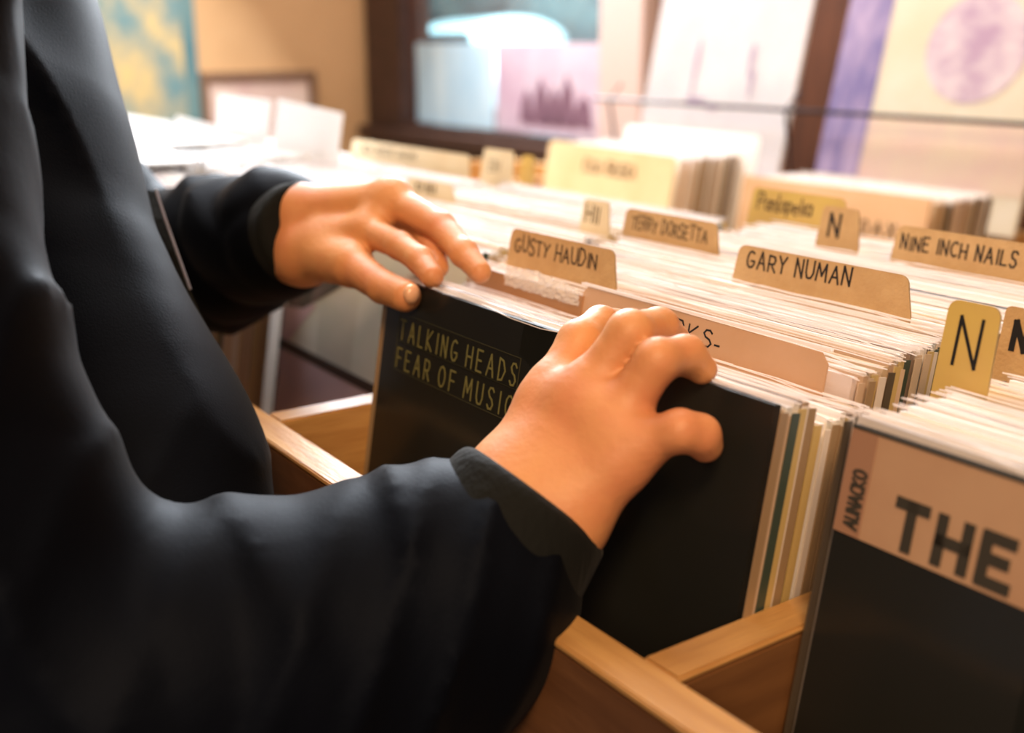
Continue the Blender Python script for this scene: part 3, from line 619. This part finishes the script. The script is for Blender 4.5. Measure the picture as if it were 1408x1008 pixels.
L_mid = [(W(538, 275, .735), .0112), (W(606, 312, .702), .0094), (W(638, 348, .676), .0084), (W(660, 374, .660), .0068)]
L_rng = [(W(535, 285, .755), .0105), (W(580, 318, .730), .0088), (W(597, 345, .708), .0080), (W(602, 368, .690), .0068)]
L_pky = [(W(520, 290, .772), .0095), (W(562, 325, .755), .0078), (W(580, 350, .738), .0072), (W(588, 368, .722), .0062)]
L_thb = [(W(440, 345, .752), .0145), (W(484, 365, .716), .0122), (W(527, 395, .684), .0098), (W(557, 407, .664), .0096)]
palmL = [('c', L_w1, L_w2, .0195, .0195), ('c', L_w1, L_w1 + (lelb - L_w1) * .3, .019, .023), ('c', L_w2, L_w2 + (lelb - L_w2) * .3, .019, .023),
  ('c', L_w2, L_idx[0][0], .018, .0105), ('c', L_w1, L_mid[0][0], .017, .013), ('c', L_w1, L_rng[0][0], .017, .012), ('c', L_w1, L_pky[0][0], .016, .0105),
  ('c', L_idx[0][0], L_mid[0][0], .0115, .0115), ('c', L_mid[0][0], L_rng[0][0], .0112, .0105), ('c', L_rng[0][0], L_pky[0][0], .0105, .0095),
  ('c', L_w2, L_thb[1][0], .0175, .0125), ('c', W(450, 330, .752), W(490, 325, .735), .016, .011)]
vl = hand(palmL, [(chain(L_idx), .005), (chain(L_mid), .006), (chain(L_rng), .005), (chain(L_pky), .005), (chain(L_thb), .007)], (-.21, -.11, -.085), (.10, .085, .085))
# the rest of the body (inside the clothes): torso, head, legs
g = Grid((-.52, -.62, -1.0), (.34, .06, .66), .011); fb = g.empty()
hipL, hipR = (-.24, -.33, -.13), (-.06, -.33, -.13)
shR, shL = (.055, -.275, .215), (-.325, -.285, .215)
bp_ = [('c', (-.15, -.33, -.10), (-.145, -.31, .17), .09, .09, ((1, 0, 0), .75)), ('c', (.02, -.285, .20), (-.29, -.295, .20), .04, .04), ('c', shR, relb, .034, .028), ('c', relb, toward(rw1, rw2, .5), .028, .020),
  ('c', shL, lelb, .034, .028), ('c', lelb, toward(L_w1, L_w2, .5), .028, .018), ('c', (-.135, -.26, .20), (-.125, -.225, .31), .055, .05), ('e', (-.12, -.195, .40), (.075, .092, .112)),
  ('c', (-.12, -.15, .335), (-.12, -.125, .32), .035, .022), ('c', (-.12, -.105, .41), (-.12, -.088, .385), .008, .012), ('e', (-.198, -.20, .395), (.012, .022, .032)), ('e', (-.042, -.20, .395), (.012, .022, .032)),
  ('c', hipL, (-.24, -.31, -.52), .075, .055), ('c', (-.24, -.31, -.52), (-.245, -.36, -.92), .052, .036), ('c', hipR, (-.05, -.31, -.52), .075, .055), ('c', (-.05, -.31, -.52), (-.045, -.36, -.92), .052, .036)]
blend(g, fb, bp_, .015)
vb = nets(g, fb)
person = mesh_from('person', [vr, vl, vb], M['skin'])
setp(person, 'person in black bomber jacket flipping through records with both hands', 'person')
# ---- jacket
def fold(seed, amp, freq, skew=30):
    r0 = random.Random(seed); a, b, c = (r0.uniform(-1, 1) * skew for _ in range(3)); ph = r0.uniform(0, 6)
    def fn(t, X, Y, Z):
        w_ = t * freq + 1.3 * np.sin(X * a + Y * b + Z * c + ph) + .8 * np.sin(X * c * 1.7 - Y * a + Z * b * 1.4)
        return amp * (np.abs(np.sin(w_)) ** .8 - .5) * (.6 + .4 * np.sin(X * b * 1.3 + Z * a + ph))
    return fn
g = Grid((-.50, -.52, -.235), (.36, .03, .32), .0042); fj = g.empty()
rcuff_a = toward(rw1, rw2, .5) + (relb - rw1) * .10; rc1 = toward(rw1, rw2, .5)
lc1 = toward(L_w1, L_w2, .5); 
rsl = [W(640, 800, .478), W(575, 845, .480), W(450, 895, .474), W(260, 945, .460), W(90, 990, .445)]
NF = np.array([.33, .94, 0])
def edge(u, v, d, r): return (W(u, v, d) - NF * r, r)
tp = [edge(375, 770, .60, .06), edge(350, 690, .62, .062), edge(300, 570, .64, .066), edge(236, 460, .655, .07), edge(188, 365, .67, .075), edge(158, 200, .69, .08), edge(118, 40, .71, .085), edge(60, -90, .73, .085)]
TORSO = [('c', tp[i][0], tp[i + 1][0], tp[i][1], tp[i + 1][1], None, fold(20 + i // 3, .0012, 34, 22)) for i in range(len(tp) - 1)]
jk = [('c', (-.135, -.285, -.16), (-.150, -.31, .12), .145, .125, ((1, 0, 0), .80), fold(1, .006, 24, 14)),
      ('c', (-.15, -.31, .1), (-.135, -.29, .22), .12, .08, ((1, 0, 0), .72), fold(1, .004, 24, 14)),
      *TORSO,
      ('c', shR, shL, .075, .075),
      ('c', rsl[0], rsl[1], .052, .058, None, fold(2, .002, 60, 30)), ('c', rsl[1], rsl[2], .057, .062, None, fold(3, .008, 60, 28)),
      ('c', rsl[2], rsl[3], .062, .064, None, fold(4, .009, 70, 24)), ('c', rsl[3], rsl[4], .064, .062, None, fold(5, .009, 60, 24)),
      ('c', rsl[4], (.13, -.30, .05), .062, .066, None, fold(6, .007, 50, 22)), ('c', (.13, -.30, .05), shR, .066, .07, None, fold(9, .005, 50, 22))]
blend(g, fj, jk[:-6], .045); blend(g, fj, jk[-6:], .022)
ljk = [('c', W(382, 322, .80), W(300, 350, .87), .046, .057, None, fold(11, .006, 70, 30)), ('c', W(300, 350, .87), lelb, .057, .062, None, fold(12, .007, 60, 24)), ('c', lelb, shL, .058, .068, None, fold(13, .006, 50, 22))]
blend(g, fj, ljk, .014)
X, Y, Z = np.meshgrid(*g.ax, indexing='ij')
wv = np.array(r_) * .85 + np.array(U_) * .50; wv2 = np.array(r_) * .97 - np.array(U_) * .22
s1 = X * wv[0] + Y * wv[1] + Z * wv[2]; s2 = X * wv2[0] + Y * wv2[1] + Z * wv2[2]
arm_ = np.clip((X - .06) / .05, 0, 1); wp = (.35 + .5 * arm_) * np.sin(X * 19 + Z * 23 + 1) + (.25 + .45 * arm_) * np.sin(Y * 31 - Z * 17 + X * 11)
arm_ = np.maximum(arm_, np.clip((-.17 - X) / .05, 0, 1))
q1 = 1 - np.abs(np.sin(s1 * 62 + wp)); q2 = 1 - np.abs(np.sin(s2 * 88 + 1.2 * wp + 2))
md = .5 + .5 * np.sin(X * 13 - Z * 21 + Y * 9)
fj -= (.0056 * q1 ** 1.6 * md + .0045 * q2 ** 1.8 * (1 - .6 * md) * arm_ - .0018).astype(np.float32)
jacket = mesh_from('jacket', [nets(g, fj)], M['nylon'], person); jacket['label'] = 'black nylon bomber jacket'
# cuffs
def cuff(a, b, r0, r1, sq, name='cuff'):
    lo = np.minimum(a, b) - .07; hi = np.maximum(a, b) + .07; g = Grid(lo, hi, .0022); f = g.empty(); X, Y, Z = np.meshgrid(*g.ax, indexing='ij')
    d = cone(X, Y, Z, a, b, r0, r1, sq); ax = (b - a) / np.linalg.norm(b - a)
    pl = (X - b[0]) * ax[0] + (Y - b[1]) * ax[1] + (Z - b[2]) * ax[2]
    kk = .006; hmix = np.clip(.5 - .5 * (pl - d) / kk, 0, 1); f = (pl + (d - pl) * hmix + kk * hmix * (1 - hmix)).astype(np.float32)
    return mesh_from(name, [nets(g, f)], M['rib'], person)
cuff(W(668, 775, .476), W(738, 680, .480), .043, .0375, None)
cuff(W(370, 333, .815), W(422, 318, .765), .040, .034, None)
# zip along the jacket front
zp = MB()
zpts = [W(214, 262, .735), W(226, 300, .715), W(242, 345, .70), (W(262, 400, .688)), W(285, 450, .68)]
zin = [W(204, 262, .738), W(212, 300, .718), W(226, 345, .705), W(243, 400, .695), W(270, 450, .688)]
V = [tuple(p) for pr_ in zip(zin, zpts) for p in pr_] + [tuple(p + np.array([-.0012, -.0016, 0])) for pr_ in zip(zin, zpts) for p in pr_]
F = [(2 * i, 2 * i + 2, 2 * i + 3, 2 * i + 1) for i in range(4)] + [(10 + 2 * i, 11 + 2 * i, 13 + 2 * i, 12 + 2 * i) for i in range(4)] + [(2 * i + 1, 2 * i + 3, 13 + 2 * i, 11 + 2 * i) for i in range(4)]
zp.add(V, F).build('zip_tape', M['rib'], jacket)
zt_ = MB()
for i in range(3):
    for k in range(14):
        c = toward(zpts[i], zpts[i + 1], k / 14) + np.array([.0008, 0, 0]); zt_.box(c - .0008, c + .0008)
zt_.build('zip_teeth', M['zip'], jacket)['label'] = 'silvery zip teeth'
# trousers, shoes, hair
g = Grid((-.40, -.50, -.98), (.10, -.15, -.10), .011); ft = g.empty()
blend(g, ft, [('c', hipL, (-.24, -.31, -.52), .100, .078), ('c', (-.24, -.31, -.52), (-.245, -.36, -.92), .076, .062), ('c', hipR, (-.05, -.31, -.52), .100, .078), ('c', (-.05, -.31, -.52), (-.045, -.36, -.92), .076, .062)], .02)
mesh_from('trousers', [nets(g, ft)], M['denim'], person)
for sx in (-.245, -.045):
    g = Grid((sx - .08, -.48, -1.0), (sx + .08, -.12, -.86), .008); fs = g.empty()
    blend(g, fs, [('c', (sx, -.37, -.955), (sx, -.22, -.965), .045, .036), ('c', (sx, -.37, -.95), (sx, -.36, -.88), .045, .05)], .02); mesh_from('shoe', [nets(g, fs)], M['leather'], person)
g = Grid((-.24, -.34, .28), (0, -.05, .56), .006); fh = g.empty()
blend(g, fh, [('e', (-.12, -.215, .425), (.084, .095, .105)), ('c', (-.12, -.29, .36), (-.12, -.28, .42), .05, .06)], .02)
mesh_from('hair', [nets(g, fh)], M['hair'], person)
# nail of the left thumb

g = Grid(W(560, 407, .66) - .02, W(560, 407, .66) + .02, .0007); fn = g.empty()
blend(g, fn, [('e', W(566, 404, .6560), (.0045, .0060, .0062), .5)], 0)
mesh_from('thumb_nail', [nets(g, fn)], M['nail'], person)
